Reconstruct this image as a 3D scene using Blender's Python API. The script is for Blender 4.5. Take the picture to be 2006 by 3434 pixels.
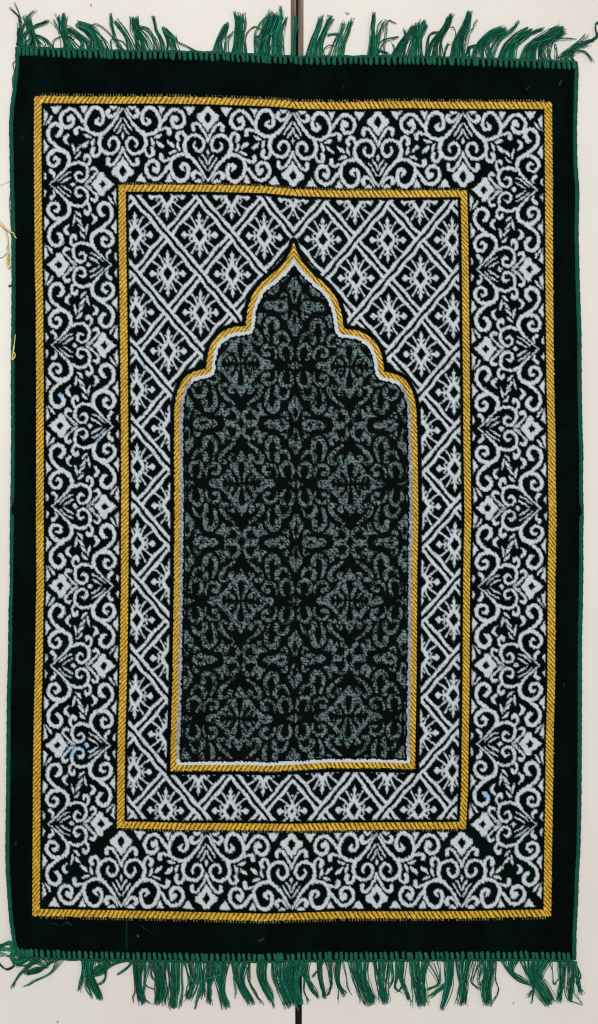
import bpy, math, random
import numpy as np
random.seed(7); rng = np.random.default_rng(11)
for o in list(bpy.data.objects): bpy.data.objects.remove(o)
SC = bpy.context.scene; COL = SC.collection

# ------------------------------------------------------------------ camera
S = 0.00036            # metres per reference unit
CAM_H = 1.75
cd = bpy.data.cameras.new('camera'); cam = bpy.data.objects.new('camera', cd); COL.objects.link(cam)
cam.location = (0, 0, CAM_H); cd.sensor_fit = 'VERTICAL'; cd.sensor_height = 24
cd.lens = 12.0/((3434*S/2)/CAM_H); cd.clip_start = 0.05; cd.clip_end = 60
SC.camera = cam
SC.render.resolution_x = 598; SC.render.resolution_y = 1024
# ------------------------------------------------------------------ light
w = bpy.data.worlds.new('World'); SC.world = w; w.use_nodes = True
w.node_tree.nodes['Background'].inputs[0].default_value = (0.95, 0.97, 1.0, 1)
w.node_tree.nodes['Background'].inputs[1].default_value = 0.38
def area(name, loc, size, power, col, target=(0, 0, 0)):
    ld = bpy.data.lights.new(name, 'AREA'); ld.shape = 'DISK'; ld.size = size; ld.energy = power; ld.color = col
    lo = bpy.data.objects.new(name, ld); COL.objects.link(lo); lo.location = loc
    d = [target[i]-loc[i] for i in range(3)]
    from mathutils import Vector
    lo.rotation_euler = Vector(d).to_track_quat('-Z', 'Y').to_euler()
area('ceiling_lamp', (-0.46, 0.85, 3.9), 0.40, 118, (1.0, 0.995, 0.965), (0.0, 0.1, 0))
area('fill_light', (1.9, 0.9, 2.7), 1.2, 12, (0.97, 0.93, 1.0))  # added fill without a visible source, evens out the right side of the floor
SC.view_settings.view_transform = 'Standard'; SC.view_settings.look = 'None'
SC.view_settings.exposure = -0.21; SC.view_settings.gamma = 1.0
SC.render.engine = 'CYCLES'
SC.cycles.pixel_filter_type = 'BLACKMAN_HARRIS'; SC.cycles.filter_width = 1.15; SC.render.filter_size = 1.15

def sr(r, g, b):
    f = lambda c: (c/255/12.92) if c/255 <= 0.04045 else ((c/255+0.055)/1.055)**2.4
    return np.array([f(r), f(g), f(b)])
def W(px, py, z=0.0):
    """reference units on a level z -> metres"""
    k = (CAM_H-z)/CAM_H
    return ((px-1003)*S*k, (1717-py)*S*k, z)
def Wn(px, py, z):
    k = (CAM_H-z)/CAM_H
    return np.stack([(px-1003)*S*k, (1717-py)*S*k, z], -1)

# ------------------------------------------------------------------ rug warp (the cloth lies a little out of true)
def L(pts):
    a = np.array(pts, float); return a[:, 0], a[:, 1]
VL = {-953: L([(152,54),(218,54),(302,44),(356,35.5),(420,31),(505,33),(640,35),(775,39),(943,40),(1287,37),(1456,38),(1625,36.5),(1726,34),(1800,33),(1969,33),(2036,29),(2205,27),(2340,23),(2475,22),(2643,21),(2719,19.5),(2854,18),(2921,19.5),(3023,27),(3090,33),(3158,44),(3208,62)]),
 -869: L([(322,115),(500,114),(640,115),(775,116.5),(943,118),(984,120),(1287,122),(1625,122),(1726,121.5),(1969,123),(2036,121),(2205,119),(2340,115.5),(2475,113),(2643,111),(2719,111),(2854,110),(3070,109)]),
 -586: L([(617,398),(775,399),(943,401),(984,402),(1287,405),(1625,407.5),(1800,407),(1969,406.5),(2205,403),(2340,400),(2475,395.5),(2643,394),(2775,393)]),
 586: L([(638,1567),(775,1570.5),(943,1572.7),(1287,1576),(1456,1577),(1726,1581),(1901,1577),(2306,1574.5),(2475,1572),(2643,1570),(2780,1563)]),
 869: L([(341,1852),(640,1854.5),(943,1855.5),(1119,1857),(1287,1859),(1456,1863.6),(1625,1864.6),(1726,1867),(1901,1863.6),(2036,1863),(2306,1862),(2475,1857),(2643,1855.5),(2854,1852),(3071,1849)]),
 953: L([(205,1935.5),(235,1940.5),(336,1937),(437,1934),(539,1935.5),(640,1943),(775,1940),(943,1944),(1119,1950.7),(1287,1951),(1456,1954),(1507,1957),(1625,1955),(1726,1958),(1794,1956),(1901,1957),(2036,1955),(2137,1952),(2475,1952),(2644,1951),(2719,1950),(2854,1947),(2921,1942),(3023,1939),(3124,1933),(3225,1932)])}
HL = {172: L([(54,152),(61,155),(204,162),(341,167),(545,169),(681,172),(886,183),(1000,189),(1139,187),(1344,187),(1548,191),(1752,199),(1935,205)]),
 330: L([(115,321.6),(341,323.7),(545,323.7),(681,325.7),(886,332.5),(960,337),(990,341),(1139,343),(1344,338.6),(1548,341),(1850,342)]),
 628: L([(398,619),(681,619),(886,623.5),(985,633.7),(1139,638.5),(1344,638.5),(1560,637)]),
 1700: L([(40,1700),(985,1706),(1560,1707),(1960,1707)]),
 2585: L([(573,2585),(800,2584),(900,2587),(985,2583),(1098,2575),(1250,2575),(1394,2579)]),
 2782: L([(393,2777),(485,2779),(631,2784),(801,2784),(990,2786.7),(1150,2784),(1563,2780)]),
 3080: L([(110,3071.5),(341,3076),(545,3080),(681,3083),(886,3088.6),(1003,3085),(1139,3080),(1548,3079.7),(1752,3075),(1849,3073)]),
 3225: L([(64,3208),(75,3212),(204,3219),(341,3222),(545,3225),(681,3228),(886,3228),(1003,3225),(1344,3223),(1752,3221),(1930,3225)])}
def warp(X, Y):
    X = np.asarray(X, float); Y = np.asarray(Y, float)
    xk = sorted(VL); yk = sorted(HL)
    x = X+985.0; y = Y.copy()
    for it in range(2):
        ys = [np.interp(x, *HL[k]) for k in yk]
        y2 = np.empty_like(y)
        for i in range(len(yk)-1):
            lo, hi = yk[i], yk[i+1]
            m = (Y >= (lo if i else -1e9)) & (Y < (hi if i < len(yk)-2 else 1e9))
            t = (Y-lo)/(hi-lo); y2 = np.where(m, ys[i]*(1-t)+ys[i+1]*t, y2)
        y = y2
        xs = [np.interp(y, *VL[k]) for k in xk]
        x2 = np.empty_like(x)
        for i in range(len(xk)-1):
            lo, hi = xk[i], xk[i+1]
            m = (X >= (lo if i else -1e9)) & (X < (hi if i < len(xk)-2 else 1e9))
            t = (X-lo)/(hi-lo); x2 = np.where(m, xs[i]*(1-t)+xs[i+1]*t, x2)
        x = x2
    return x, y

# ------------------------------------------------------------------ noise
def vnoise(x, y, sx, sy, seed):
    """smooth value noise at cell size sx, sy, range -1..1"""
    g = np.random.default_rng(seed).uniform(-1, 1, (257, 257))
    a = x/sx+1000.37; b = y/sy+1000.71
    i = np.floor(a).astype(int); j = np.floor(b).astype(int)
    fa = a-i; fb = b-j; fa = fa*fa*(3-2*fa); fb = fb*fb*(3-2*fb)
    i0 = i % 257; i1 = (i+1) % 257; j0 = j % 257; j1 = (j+1) % 257
    return (g[j0, i0]*(1-fa)+g[j0, i1]*fa)*(1-fb)+(g[j1, i0]*(1-fa)+g[j1, i1]*fa)*fb

# ------------------------------------------------------------------ motif drawing (signed distance, negative inside)
def smooth(pts, n=6):
    p = [np.array(q, float) for q in pts]
    if len(p) < 3: return np.array(p)
    p = [2*p[0]-p[1]]+p+[2*p[-1]-p[-2]]; out = []
    for i in range(1, len(p)-2):
        for k in range(n):
            t = k/n
            out.append(0.5*((2*p[i])+(-p[i-1]+p[i+1])*t+(2*p[i-1]-5*p[i]+4*p[i+1]-p[i+2])*t*t+(-p[i-1]+3*p[i]-3*p[i+1]+p[i+2])*t**3))
    out.append(p[-2]); return np.array(out)
def sd_stroke(U, V, pts):
    """pts: (u, v, r)"""
    q = smooth(pts); d = np.full(U.shape, 1e3)
    for a, b in zip(q[:-1], q[1:]):
        ab = b[:2]-a[:2]; L2 = (ab**2).sum()+1e-9
        t = np.clip(((U-a[0])*ab[0]+(V-a[1])*ab[1])/L2, 0, 1)
        d = np.minimum(d, np.hypot(U-a[0]-t*ab[0], V-a[1]-t*ab[1])-(a[2]+(b[2]-a[2])*t))
    return d
def sd_poly(U, V, pts):
    p = np.array(pts, float); d = np.full(U.shape, 1e9); s = np.ones(U.shape)
    for i in range(len(p)):
        a = p[i]; b = p[i-1]; e = b-a
        wx = U-a[0]; wy = V-a[1]; t = np.clip((wx*e[0]+wy*e[1])/((e**2).sum()+1e-9), 0, 1)
        d = np.minimum(d, (wx-e[0]*t)**2+(wy-e[1]*t)**2)
        c1 = V >= a[1]; c2 = V < b[1]; c3 = e[0]*wy > e[1]*wx
        s = np.where((c1 & c2 & c3) | (~c1 & ~c2 & ~c3), -s, s)
    return s*np.sqrt(d)
def raster(ops, umax, vmin, vmax, tr):
    us = np.arange(-12, umax+1); vs = np.arange(vmin, vmax+1)
    U, V = np.meshgrid(us, vs); d = np.full(U.shape, 50.0)
    for kind, pts, *r in ops:
        if kind == 's':
            rr = r[0]; n = len(pts)
            if not isinstance(rr, (list, tuple)): rr = [rr]*n
            rr = np.interp(np.linspace(0, 1, n), np.linspace(0, 1, len(rr)), rr)
            d = np.minimum(d, sd_stroke(U, V, [(*tr(*p), q) for p, q in zip(pts, rr)]))
        elif kind == 'p': d = np.minimum(d, sd_poly(U, V, [tr(*p) for p in pts]))
        elif kind == 'h': d = np.maximum(d, -sd_poly(U, V, [tr(*p) for p in pts]))
    return d
def samp(D, umax, vmin, U, V):
    a = np.clip(U+12, 0, D.shape[1]-1.01); b = np.clip(V-vmin, 0, D.shape[0]-1.01)
    i = a.astype(int); j = b.astype(int); fa = a-i; fb = b-j
    r = (D[j, i]*(1-fa)+D[j, i+1]*fa)*(1-fb)+(D[j+1, i]*(1-fa)+D[j+1, i+1]*fa)*fb
    return np.where((U > umax) | (V < vmin) | (V > vmin+D.shape[0]-1), 50.0, r)

K = 5.6615
trA = lambda cx, cy: ((1460-cx)/K, (1500-cy)/K)
FLORAL = [
 ('s', [(1458,1480),(1400,1400),(1320,1265),(1250,1165),(1160,1070),(1080,1000),(980,985),(880,1010),(800,1060),(760,1130),(745,1210),(770,1310),(820,1410),(900,1475),(980,1485),(1045,1440),(1085,1350),(1090,1260),(1060,1190),(1000,1170)], [2.2,4.5,5.6,5.6,5.6,5.8,6,6.2,6.2,6,5.6]),
 ('s', [(1000,1180),(955,1210),(975,1255),(1005,1290)], [6,6.5,5,3]),
 ('s', [(745,1190),(690,1245),(640,1315),(590,1380),(520,1440),(430,1450),(340,1395),(290,1310),(290,1220),(335,1145),(405,1115),(470,1130),(515,1185),(520,1255),(490,1320)], [5.5,5.5,5.8,6,6,6.2,6.2]),
 ('s', [(490,1320),(450,1280),(430,1250)], [7,9,5]),
 ('s', [(1070,1010),(1030,900),(1015,810),(1050,720),(1110,660),(1200,625),(1290,640),(1360,710),(1388,800),(1360,885),(1290,925),(1225,890),(1190,820),(1215,765)], [6.8,6.3,5.6,5.4,5.2,5.2,5,3.6]),
 ('s', [(1035,710),(1015,630),(965,575),(910,590),(880,650),(905,715)], [5,4.8,5.2,7,6.5]),
 ('s', [(780,1060),(700,1085),(625,1110),(575,1070),(575,1010)], [3.2,4,5,7,7.5]),
 ('s', [(878,775),(890,840),(918,900)], [3,5.5,3]),
 ('s', [(705,760),(760,800),(810,850)], [5,6,3]),
 ('s', [(730,975),(790,945),(850,930)], [3,5.5,3]),
 ('p', [(195,1345),(235,1400),(300,1505),(85,1505),(130,1420)]),
 ('p', [(730,1345),(790,1505),(645,1505),(680,1430)]),
 ('s', [(1190,1430),(1165,1380),(1220,1320),(1290,1335),(1350,1410),(1385,1475)], [6.5,7.5,5,3.5,2.8]),
 ('s', [(1235,1500),(1280,1480),(1330,1500)], [4.5,5.5,4]),
 ('s', [(1295,1060),(1380,1190),(1440,1290)], [2.5,3.2,2.2]),
 ('s', [(1355,1000),(1415,1080),(1450,1180)], [2.6,3.2,2]),
 ('p', [(1470,880),(1425,940),(1460,1035),(1480,940)]),
 ('s', [(1462,745),(1425,640),(1370,545),(1310,455),(1240,410),(1185,440),(1185,515)], [3.8,4.2,4.4,4.6,5,6.4,6.8]),
 ('p', [(1510,75),(1400,115),(1375,165),(1330,205),(1255,240),(1250,315),(1300,365),(1345,400),(1385,470),(1430,510),(1450,560),(1480,560)]),
 ('h', [(1462,185),(1395,270),(1395,320),(1462,415),(1530,320),(1530,270)]),
]
FL_U = 250; FL = raster(FLORAL, FL_U, -9, 262, trA)

trS = lambda cx, cy: ((cy-1530)/2.9636, (cx-415)/2.9636)
SIDE = [
 ('s', [(492,1528),(560,1588),(620,1648),(665,1700),(690,1760),(675,1828),(620,1868),(550,1868),(497,1830),(477,1778),(495,1730),(540,1712),(578,1735),(585,1772)], [2.6,4.2,5.8,7.4,7.6,7.6,7.0,6.4,6.4,6.0]),
 ('s', [(585,1772),(560,1796),(535,1780)], [7,6.5,3.5]),
 ('s', [(610,1880),(545,1925),(493,1985),(483,2055),(512,2115),(560,2136),(605,2108),(615,2060)], [6.5,6.8,6.8,7.2,7.6,7.4]),
 ('s', [(612,2065),(588,2025),(560,2015)], [7.5,8,4]),
 ('s', [(700,1722),(760,1745),(820,1738),(862,1700),(872,1640),(848,1583),(800,1560),(760,1580),(752,1622)], [5.8,6.0,6.0,6.2,5.8,5.4,5.4]),
 ('s', [(752,1622),(780,1650),(815,1630)], [6,6,3]),
 ('s', [(862,1712),(892,1750),(888,1800),(855,1812),(842,1780)], [5,5.4,6.5,8,4]),
 ('s', [(752,1798),(780,1820),(800,1850)], [3.5,5.5,3]), ('s', [(742,1838),(735,1885),(722,1932)], [3,5.2,2.4]), ('s', [(765,1868),(790,1900),(818,1928)], [4.8,5.4,2.4]),
 ('s', [(685,1925),(655,1955),(648,1990),(678,2022)], [2.5,5.5,7.5,5]),
 ('p', [(437,1828),(455,1850),(497,1905),(465,1945),(437,1990)]),
 ('s', [(462,2128),(500,2175),(515,2205)], [2.6,5.2,4]), ('p', [(437,2110),(448,2125),(485,2235),(455,2262),(437,2285)]),
 ('s', [(530,1592),(540,1630),(508,1662)], [3.5,5.5,7.5]), ('p', [(437,1562),(470,1600),(455,1640),(437,1655)]),
 ('s', [(575,1560),(640,1618),(700,1648)], [2.4,3.6,2.8]), ('s', [(610,1542),(660,1575),(705,1600)], [2.2,4.2,3.6]),
 ('p', [(690,1530),(722,1560),(757,1530),(722,1520)]),
 ('s', [(845,1538),(895,1575),(940,1618),(965,1655),(945,1690),(915,1680)], [3,4.2,4.6,5.4,7,6]),
 ('s', [(862,1535),(905,1560)], [2.4,3]),
 ('p', [(905,1500),(905,1532),(950,1578),(972,1630),(1000,1655),(1035,1648),(1048,1602),(1085,1580),(1110,1552),(1142,1530),(1142,1500)]),
 ('h', [(984,1530),(1019,1568),(1054,1530),(1054,1510),(984,1510)]),
]
FS = raster(SIDE, 256, -2, 262, trS)+0.9

FLOWER = [
 ('p', [(-6,42),(0,42),(18,20),(28,0),(20,-3),(-6,-3)]), 
 ('s', [(0,34),(0,50),(0,64)], [6.5,3.6,5.8]), ('p', [(-5,80),(0,78),(4.5,62),(-5,62)]),
 ('s', [(18,0),(36,0),(52,0)], [3,2.8,7.6]), ('s', [(51,6),(57,-1)], 5),
 ('s', [(10,26),(17,42),(28,60)], [3.6,2.4,2.8]),
 ('s', [(18,14),(32,28),(52,42)], [3.6,2.4,2.8]),
 ('s', [(0,40),(11,50)], [3,2.4]), ('s', [(28,0),(35,13)], [2.6,2.2]), ('s', [(24,22),(30,18)], 2.2),
 ('h', [(-8,24),(0,24),(16,0),(16,-8),(-8,-8)]),
]
FW = raster(FLOWER, 100, -12, 110, lambda a, b: (a, b))

K3 = 3.774; tr3 = lambda u, v: (u/K3, v/K3)
NICHE = [
 ('p', [(238,-5),(238,40),(262,60),(345,56),(400,42),(428,8),(428,-5)]),
 ('s', [(265,55),(215,95),(165,140),(120,225)], [8,8,8,7]),
 ('s', [(125,45),(140,90),(160,120)], [4,5,5]),
 ('s', [(88,32),(108,80)], [3.4,3.6]), ('s', [(178,32),(190,62)], [3,3.4]),
 ('s', [(22,28),(42,100),(76,190),(72,262),(40,295)], [3.2,5.5,10,9.5,7]),
 ('p', [(-8,425),(0,425),(38,360),(60,330),(58,262),(0,262),(-8,262)]),
 ('s', [(85,505),(150,455),(225,385),(262,320),(245,270),(190,268)], [4,6,7.5,8,8,7]),
 ('s', [(112,350),(135,325),(120,285)], [7,9,6]),
 ('s', [(446,88),(450,150),(410,218),(335,238),(282,196),(296,135),(345,128)], [3,4.5,5.5,6.5,6.5,7,8.5]),
 ('s', [(545,78),(515,120),(500,185),(525,250),(580,264),(635,228),(652,150),(632,92)], [4,6.5,7,7,7,6.5,6,3.5]),
 ('s', [(455,290),(450,350),(500,410),(570,400),(618,310)], [9,9,7,6.5,4]),
 ('s', [(362,300),(330,390),(325,500),(385,575),(450,550),(462,470)], [4,7,8,9,10,10]),
 ('p', [(700,360),(668,380),(640,440),(600,480),(598,560),(640,600),(665,700),(700,705)]),
 ('h', [(700,520),(664,555),(664,630),(700,665)]),
 ('s', [(505,690),(450,720),(425,780)], [7,9,9]), ('s', [(505,690),(565,720),(590,780)], [7,9,9]),
 ('p', [(270,790),(290,740),(350,690),(420,700),(440,790)]),
 ('s', [(520,620),(570,600),(590,660)], [4,6,4]),
 ('s', [(62,760),(180,745)], [5.5,6.5]), ('s', [(70,722),(190,720)], [5,5.5]),
 ('p', [(180,770),(215,730),(230,660),(270,650),(345,640),(275,570),(255,490),(205,500),(215,590),(165,540),(130,560),(160,650),(200,690),(160,740)]),
 ('s', [(55,720),(30,660),(50,600),(95,560)], [5,7,7.5,8]),
 ('p', [(598,15),(640,10),(665,60),(690,0),(598,-5)]),
]
NI = raster(NICHE, 184, -3, 206, tr3)

ARCH = [(0,175),(20,235),(62,305),(127,370),(187,420),(231,480),(261,560),(277,660),(345,668),(400,690),(450,732),(480,787),(496,857),(499,900),(560,914),(606,938),(644,986),(669,1054),(680,1130)]
ARCH = [(a/1.6727, 700+b/1.6727) for a, b in ARCH]
# round the cusps' arcs between the corner points
arc = [tuple(q) for q in smooth(ARCH[:8], 5)]+[tuple(q) for q in smooth(ARCH[7:14], 5)][1:]+[tuple(q) for q in smooth(ARCH[13:], 5)][1:]
arc += [(408, 1500), (408.5, 2585), (-60, 2585), (-60, 850)]

# ------------------------------------------------------------------ the woven sheet
CELL = 2.5
gx = np.arange(-948, 948.1, CELL); gy = np.arange(180, 3220.1, CELL)
X, Y = np.meshgrid(gx, gy)
# ragged tuft edges: the yarn ends wander a couple of units
jx = X+1.9*vnoise(X, Y, 4.5, 7, 3)+1.0*vnoise(X, Y, 3, 3, 4)
jy = Y+3.2*vnoise(X, Y, 4.6, 6, 5)+0.8*vnoise(X, Y, 3, 3, 6)
AX = np.abs(jx); AX0 = np.abs(X)
def cover(d, soft=1.6): return np.clip(0.5-d/(2*soft), 0, 1)
BLACK = sr(2, 8, 7); WHITE = sr(197, 204, 209)
floral = np.full(X.shape, 50.0)
def put(mask_x, mask_y, ufun, vfun, D=None, um=FL_U, vm=-9):
    ix = np.where(mask_x(gx))[0]; iy = np.where(mask_y(gy))[0]
    sl = (slice(iy[0], iy[-1]+1), slice(ix[0], ix[-1]+1))
    floral[sl] = np.minimum(floral[sl], samp(FL if D is None else D, um, vm, ufun(jx[sl], jy[sl]), vfun(jx[sl], jy[sl])))
for k, cx in enumerate([-572, -286, 0, 286, 572]):
    outer = (k % 2 == 0)
    mx = lambda g, cx=cx: np.abs(g-cx) < 262
    u = lambda a, b, cx=cx: np.abs(a-cx)
    # top band 354.5 .. 628 ; bottom band 2782 .. 3055
    vt = (lambda a, b: (b-354.5)*266/273-10) if outer else (lambda a, b: (628-b)*266/273-10)
    vb = (lambda a, b: (3055.5-b)*266/273-10) if outer else (lambda a, b: (b-2782)*266/273-10)
    put(mx, lambda g: (g > 350) & (g < 632), u, vt)
    put(mx, lambda g: (g > 2778) & (g < 3060), u, vb)
for k in range(9):
    cy = 1697+267.5*(k-4); outer = (k % 2 == 0)
    my = lambda g, cy=cy: np.abs(g-cy) < 258
    u = lambda a, b, cy=cy: np.abs(b-cy)
    v = (lambda a, b: (844-np.abs(a))) if outer else (lambda a, b: (np.abs(a)-586))
    put(lambda g: (g > -848) & (g < -582), my, u, v, FS, 256, -2)
    put(lambda g: (g < 848) & (g > 582), my, u, v, FS, 256, -2)

arch_d = sd_poly(AX0, Y, arc)
arch_j = arch_d+0.9*vnoise(X, Y, 4, 6, 8)
# lattice
kx = X+0.65*(jx-X); ky = Y+0.6*(jy-Y)
s0 = (np.abs(kx)-98.5)/108.5; t0 = (ky-795)/128.2
t_ = t0+0.012*np.sin(s0*math.pi*4+1)+0.012*vnoise(X, Y, 40, 40, 9)
s_ = s0+0.014*np.sin(t0*math.pi*4+.6)+0.016*vnoise(X, Y, 40, 50, 10)
def loc(s, t):
    p_ = (s+t)/2; q_ = (s-t)/2
    return p_-np.round(p_), q_-np.round(q_)
dp, dq = loc(s_, t_)
ep = (0.5-np.abs(dp))*165; eq = (0.5-np.abs(dq))*165
lat = np.abs(ep-10.6)-5.2
lat = np.minimum(lat, np.maximum(np.abs(eq-10.6)-5.2, 5.2-ep))
dp0, dq0 = loc(s0, t0)
fx = np.abs((dp0+dq0)*108.5); fy = np.abs((dp0-dq0)*128.2)
fl = samp(FW, 100, -12, fx, fy)
lat = np.minimum(lat, np.maximum(fl, np.maximum(9-ep, 9-eq)))
lat = np.maximum(lat, 15-arch_j)                       # dark margin round the arch
lat = np.maximum(lat, np.maximum(AX-552, np.maximum(663-jy, jy-2748)))
# niche ornament
nu = np.abs(AX-182.5); nu = np.where(AX > 365, np.abs(AX-365-182.5+0), nu)
nu = np.abs(((AX-182.5+182.5) % 365)-182.5)
nv = (jy-2013) % 396; nv = np.where(nv > 198, 396-nv, nv)
nic = samp(NI, 184, -3, nu, nv)

def mixc(c, col, m): return c*(1-m[..., None])+col*m[..., None]
n1 = vnoise(X, Y, 5, 5, 20); n2 = vnoise(X, Y, 90, 140, 21); n3 = vnoise(X, Y, 3, 7, 22)
C = np.ones(X.shape+(3,))*BLACK
green = np.clip(0.5*n2+0.25*vnoise(X, Y, 30, 45, 23)+0.1, 0, 1)
C = mixc(C, sr(2, 38, 29), green*0.26)
C *= (1+0.25*n1)[..., None]
isb = (AX0 > 869) | (Y < 330) | (Y > 3080)
# faint pile marks, lint and the pulled green yarn on the dark border
px, py = warp(X, Y)
for (a, b, c, d_, wd, cc, al) in [(426,3045,424,3180,1.6,(28,92,68),.7),(1876,285,1882,272,1.8,(120,135,120),.5),(1764,300,1774,292,1.6,(90,100,95),.5),(868,3156,884,3148,3,(80,90,88),.6),(52,2832,55,2824,2.5,(85,70,66),.6),(462,3137,463,3140,2,(170,170,165),.7),(170,3096,196,3100,1.5,(40,80,78),.6),(222,3092,240,3102,1.5,(60,110,115),.6),(205,3105,232,3094,1.2,(45,80,84),.6),(1688,1725,1730,1727,1.3,(45,45,40),.5),(478,3108,500,3122,2,(60,75,74),.35),(70,462,82,455,4,(28,60,50),.4),(1890,2292,1892,2303,1.3,(80,85,80),.6),(1150,284,1153,300,1.5,(60,70,66),.5)]:
    m = cover(sd_stroke(px, py, [(a, b, wd), (c, d_, wd)]), 1.5)*al*0.42
    C = mixc(C, sr(*cc), m)
inf = (~isb) & ((AX0 > 586) | (Y < 628) | (Y > 2782)) & (AX0 < 840) & (Y > 360) & (Y < 3049)
inl = (AX0 <= 570) & (Y > 645) & (Y < 2765)
wv = np.clip(1+0.07*n1+0.10*n3+0.05*vnoise(X, Y, 1.9, 3, 24), 0.6, 1.2)
mf = cover(floral+0.25)*inf; ml = cover(lat)*inl
# single dark tufts breaking the white, mostly near edges
brk = (vnoise(X, Y, 2.6, 4, 30) > 0.52)
thin = np.clip((floral+4)/4, 0, 1)
mf = np.where(brk & (thin > 0.3), mf*0.35, mf)
ml = np.where(brk & ((lat > -3.2)), ml*0.35, ml)
Wc = np.ones(X.shape+(3,))*WHITE*wv[..., None]
for (a, b, r) in [(361,866,9),(497,987,9),(480,1223,8),(202,1325,10),(329,1478,10),(196,2013,12),(388,2164,10),(282,2508,17),(245,2525,12),(253,2942,9),(214,2962,9),(345,2660,9),(1632,2665,12),(214,700,6),(1185,2870,6)]:
    m = np.exp(-((px-a)**2+(py-b)**2)/(1.3*r*r))
    Wc = mixc(Wc, sr(120, 178, 220), np.clip(m*0.9, 0, 1))
C = C*(1-mf[..., None])+Wc*mf[..., None]
C = C*(1-ml[..., None])+Wc*ml[..., None]
# niche field: looped grey-green half-tone yarn
st = vnoise(X-0.35*Y, Y, 3.0, 4.6, 31)+0.5*vnoise(X+0.3*Y, Y, 6, 5, 32)
dens = 0.06+0.10*vnoise(X, Y, 140, 160, 33)
NC = sr(101, 121, 119)*(1+0.35*n1)[..., None]
row = 0.84+0.30*np.sin((Y+1.2*vnoise(X,Y,30,9,61))*2*math.pi/9.0)
mn = cover(nic+0.9)*np.clip(0.56+1.5*(st+dens), 0.0, 1.4)*row
mn = np.where(arch_d < -36, mn, 0)
mn = np.where(AX0 < 3, mn*0.35, mn)
insn = arch_d < -24
C = np.where(insn[..., None], BLACK*(0.75+0.25*n1)[..., None]*np.array([.8,.8,.9]), C)
C = C+(NC-C)*np.clip(mn, 0, 1.2)[..., None]*insn[..., None]
# white line inside the arch
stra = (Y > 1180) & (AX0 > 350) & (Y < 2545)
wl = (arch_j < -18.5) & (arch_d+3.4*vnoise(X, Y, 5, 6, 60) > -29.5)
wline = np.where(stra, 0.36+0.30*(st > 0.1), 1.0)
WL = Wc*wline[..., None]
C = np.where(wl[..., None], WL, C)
# gold: twill slashes
def frame_d(hx, y0, y1): return np.maximum(AX0-hx, np.maximum(y0-Y, Y-y1))   # <0 inside
g1 = frame_d(869, 330, 3080); g2 = frame_d(586, 628, 2782)
jag = 0.8*vnoise(X, Y, 3, 5, 40)
gold = ((g1 < jag) & (g1 > -25)) | ((g2 < jag) & (g2 > -24)) | ((arch_j < 0) & (arch_j > -18.5))
hor1 = (Y < 358) | (Y > 3052); hor2 = ((Y > 620) & (Y < 655) | (Y > 2755) & (Y < 2790)) & (AX0 < 590); hor3 = (Y > 2555) & (Y < 2590) & (AX0 < 395)
hor = hor1 & (AX0 < 850) | hor2 & (AX0 < 566) | hor3
ph = np.where(hor, (-AX0)/15.5+Y/25.0, (-AX0)/13.0+Y/15.5)+0.12*n1+0.22*vnoise(X, Y, 45, 45, 63)
fr = ph-np.floor(ph)
slash = np.clip((np.abs(fr-0.5)-0.29)/0.07, 0, 1)      # 1 in the dark groove
GC = sr(209, 164, 42)*(1+0.25*n1+0.10*vnoise(X,Y,60,40,62)+0.15*vnoise(X, Y, 3, 8, 41))[..., None]
GC = mixc(GC, sr(50, 30, 6), slash*0.95)
hi = np.clip((vnoise(X, Y, 2.6, 5, 42)-0.45)*3, 0, 1)*(1-slash)
GC = mixc(GC, sr(250, 214, 90), hi*0.5)  # sparse yarn highlights painted into the gold colour
C = np.where(gold[..., None], GC, C)
# pale warp ends pricking along the outside of the gold
prick = (((g1 > 0) & (g1 < 8)) | ((g2 > 0) & (g2 < 7)) | ((arch_d > 0) & (arch_d < 6))) & hor & (np.abs((X/9.5) % 1-0.5) < 0.14) & (vnoise(X, Y, 9, 30, 43) > -0.3)
C = np.where(prick[..., None], C*0.6+sr(190, 165, 110)*0.4, C)
# dark gap against gold, floral side
C = np.clip(C, 0.0002, 0.9)

# relief
white_m = np.clip(mf+ml, 0, 1)
Z = np.full(X.shape, 0.0060)
Z += 0.0007*vnoise(X, Y, 420, 520, 50)+0.00035*vnoise(X, Y, 150, 190, 51)
Z += 0.0022*np.exp(-((Y-1708-4*np.sin(X/160))/18)**2)-0.0009*np.exp(-((Y-1745)/20)**2)
Z += 0.0016*np.exp(-((X+3*np.sin(Y/230))/20)**2)
Z += 0.0004*white_m+0.00016*vnoise(X, Y, 4, 4, 52)+rng.uniform(-.00009, .00009, X.shape)
Z -= 0.0005*gold
Z -= np.where(gold, 0.0003*slash, 0)
Z += 0.0002*np.clip(mn, 0, 1)*insn
edge = np.minimum(953-AX0, np.minimum(Y-172, 3225-Y))
Z = np.where(edge < 34, Z*(0.55+0.45*np.clip(edge/34, 0, 1)**0.5), Z)
PX, PY = px, py
P = Wn(PX, PY, Z)

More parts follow.
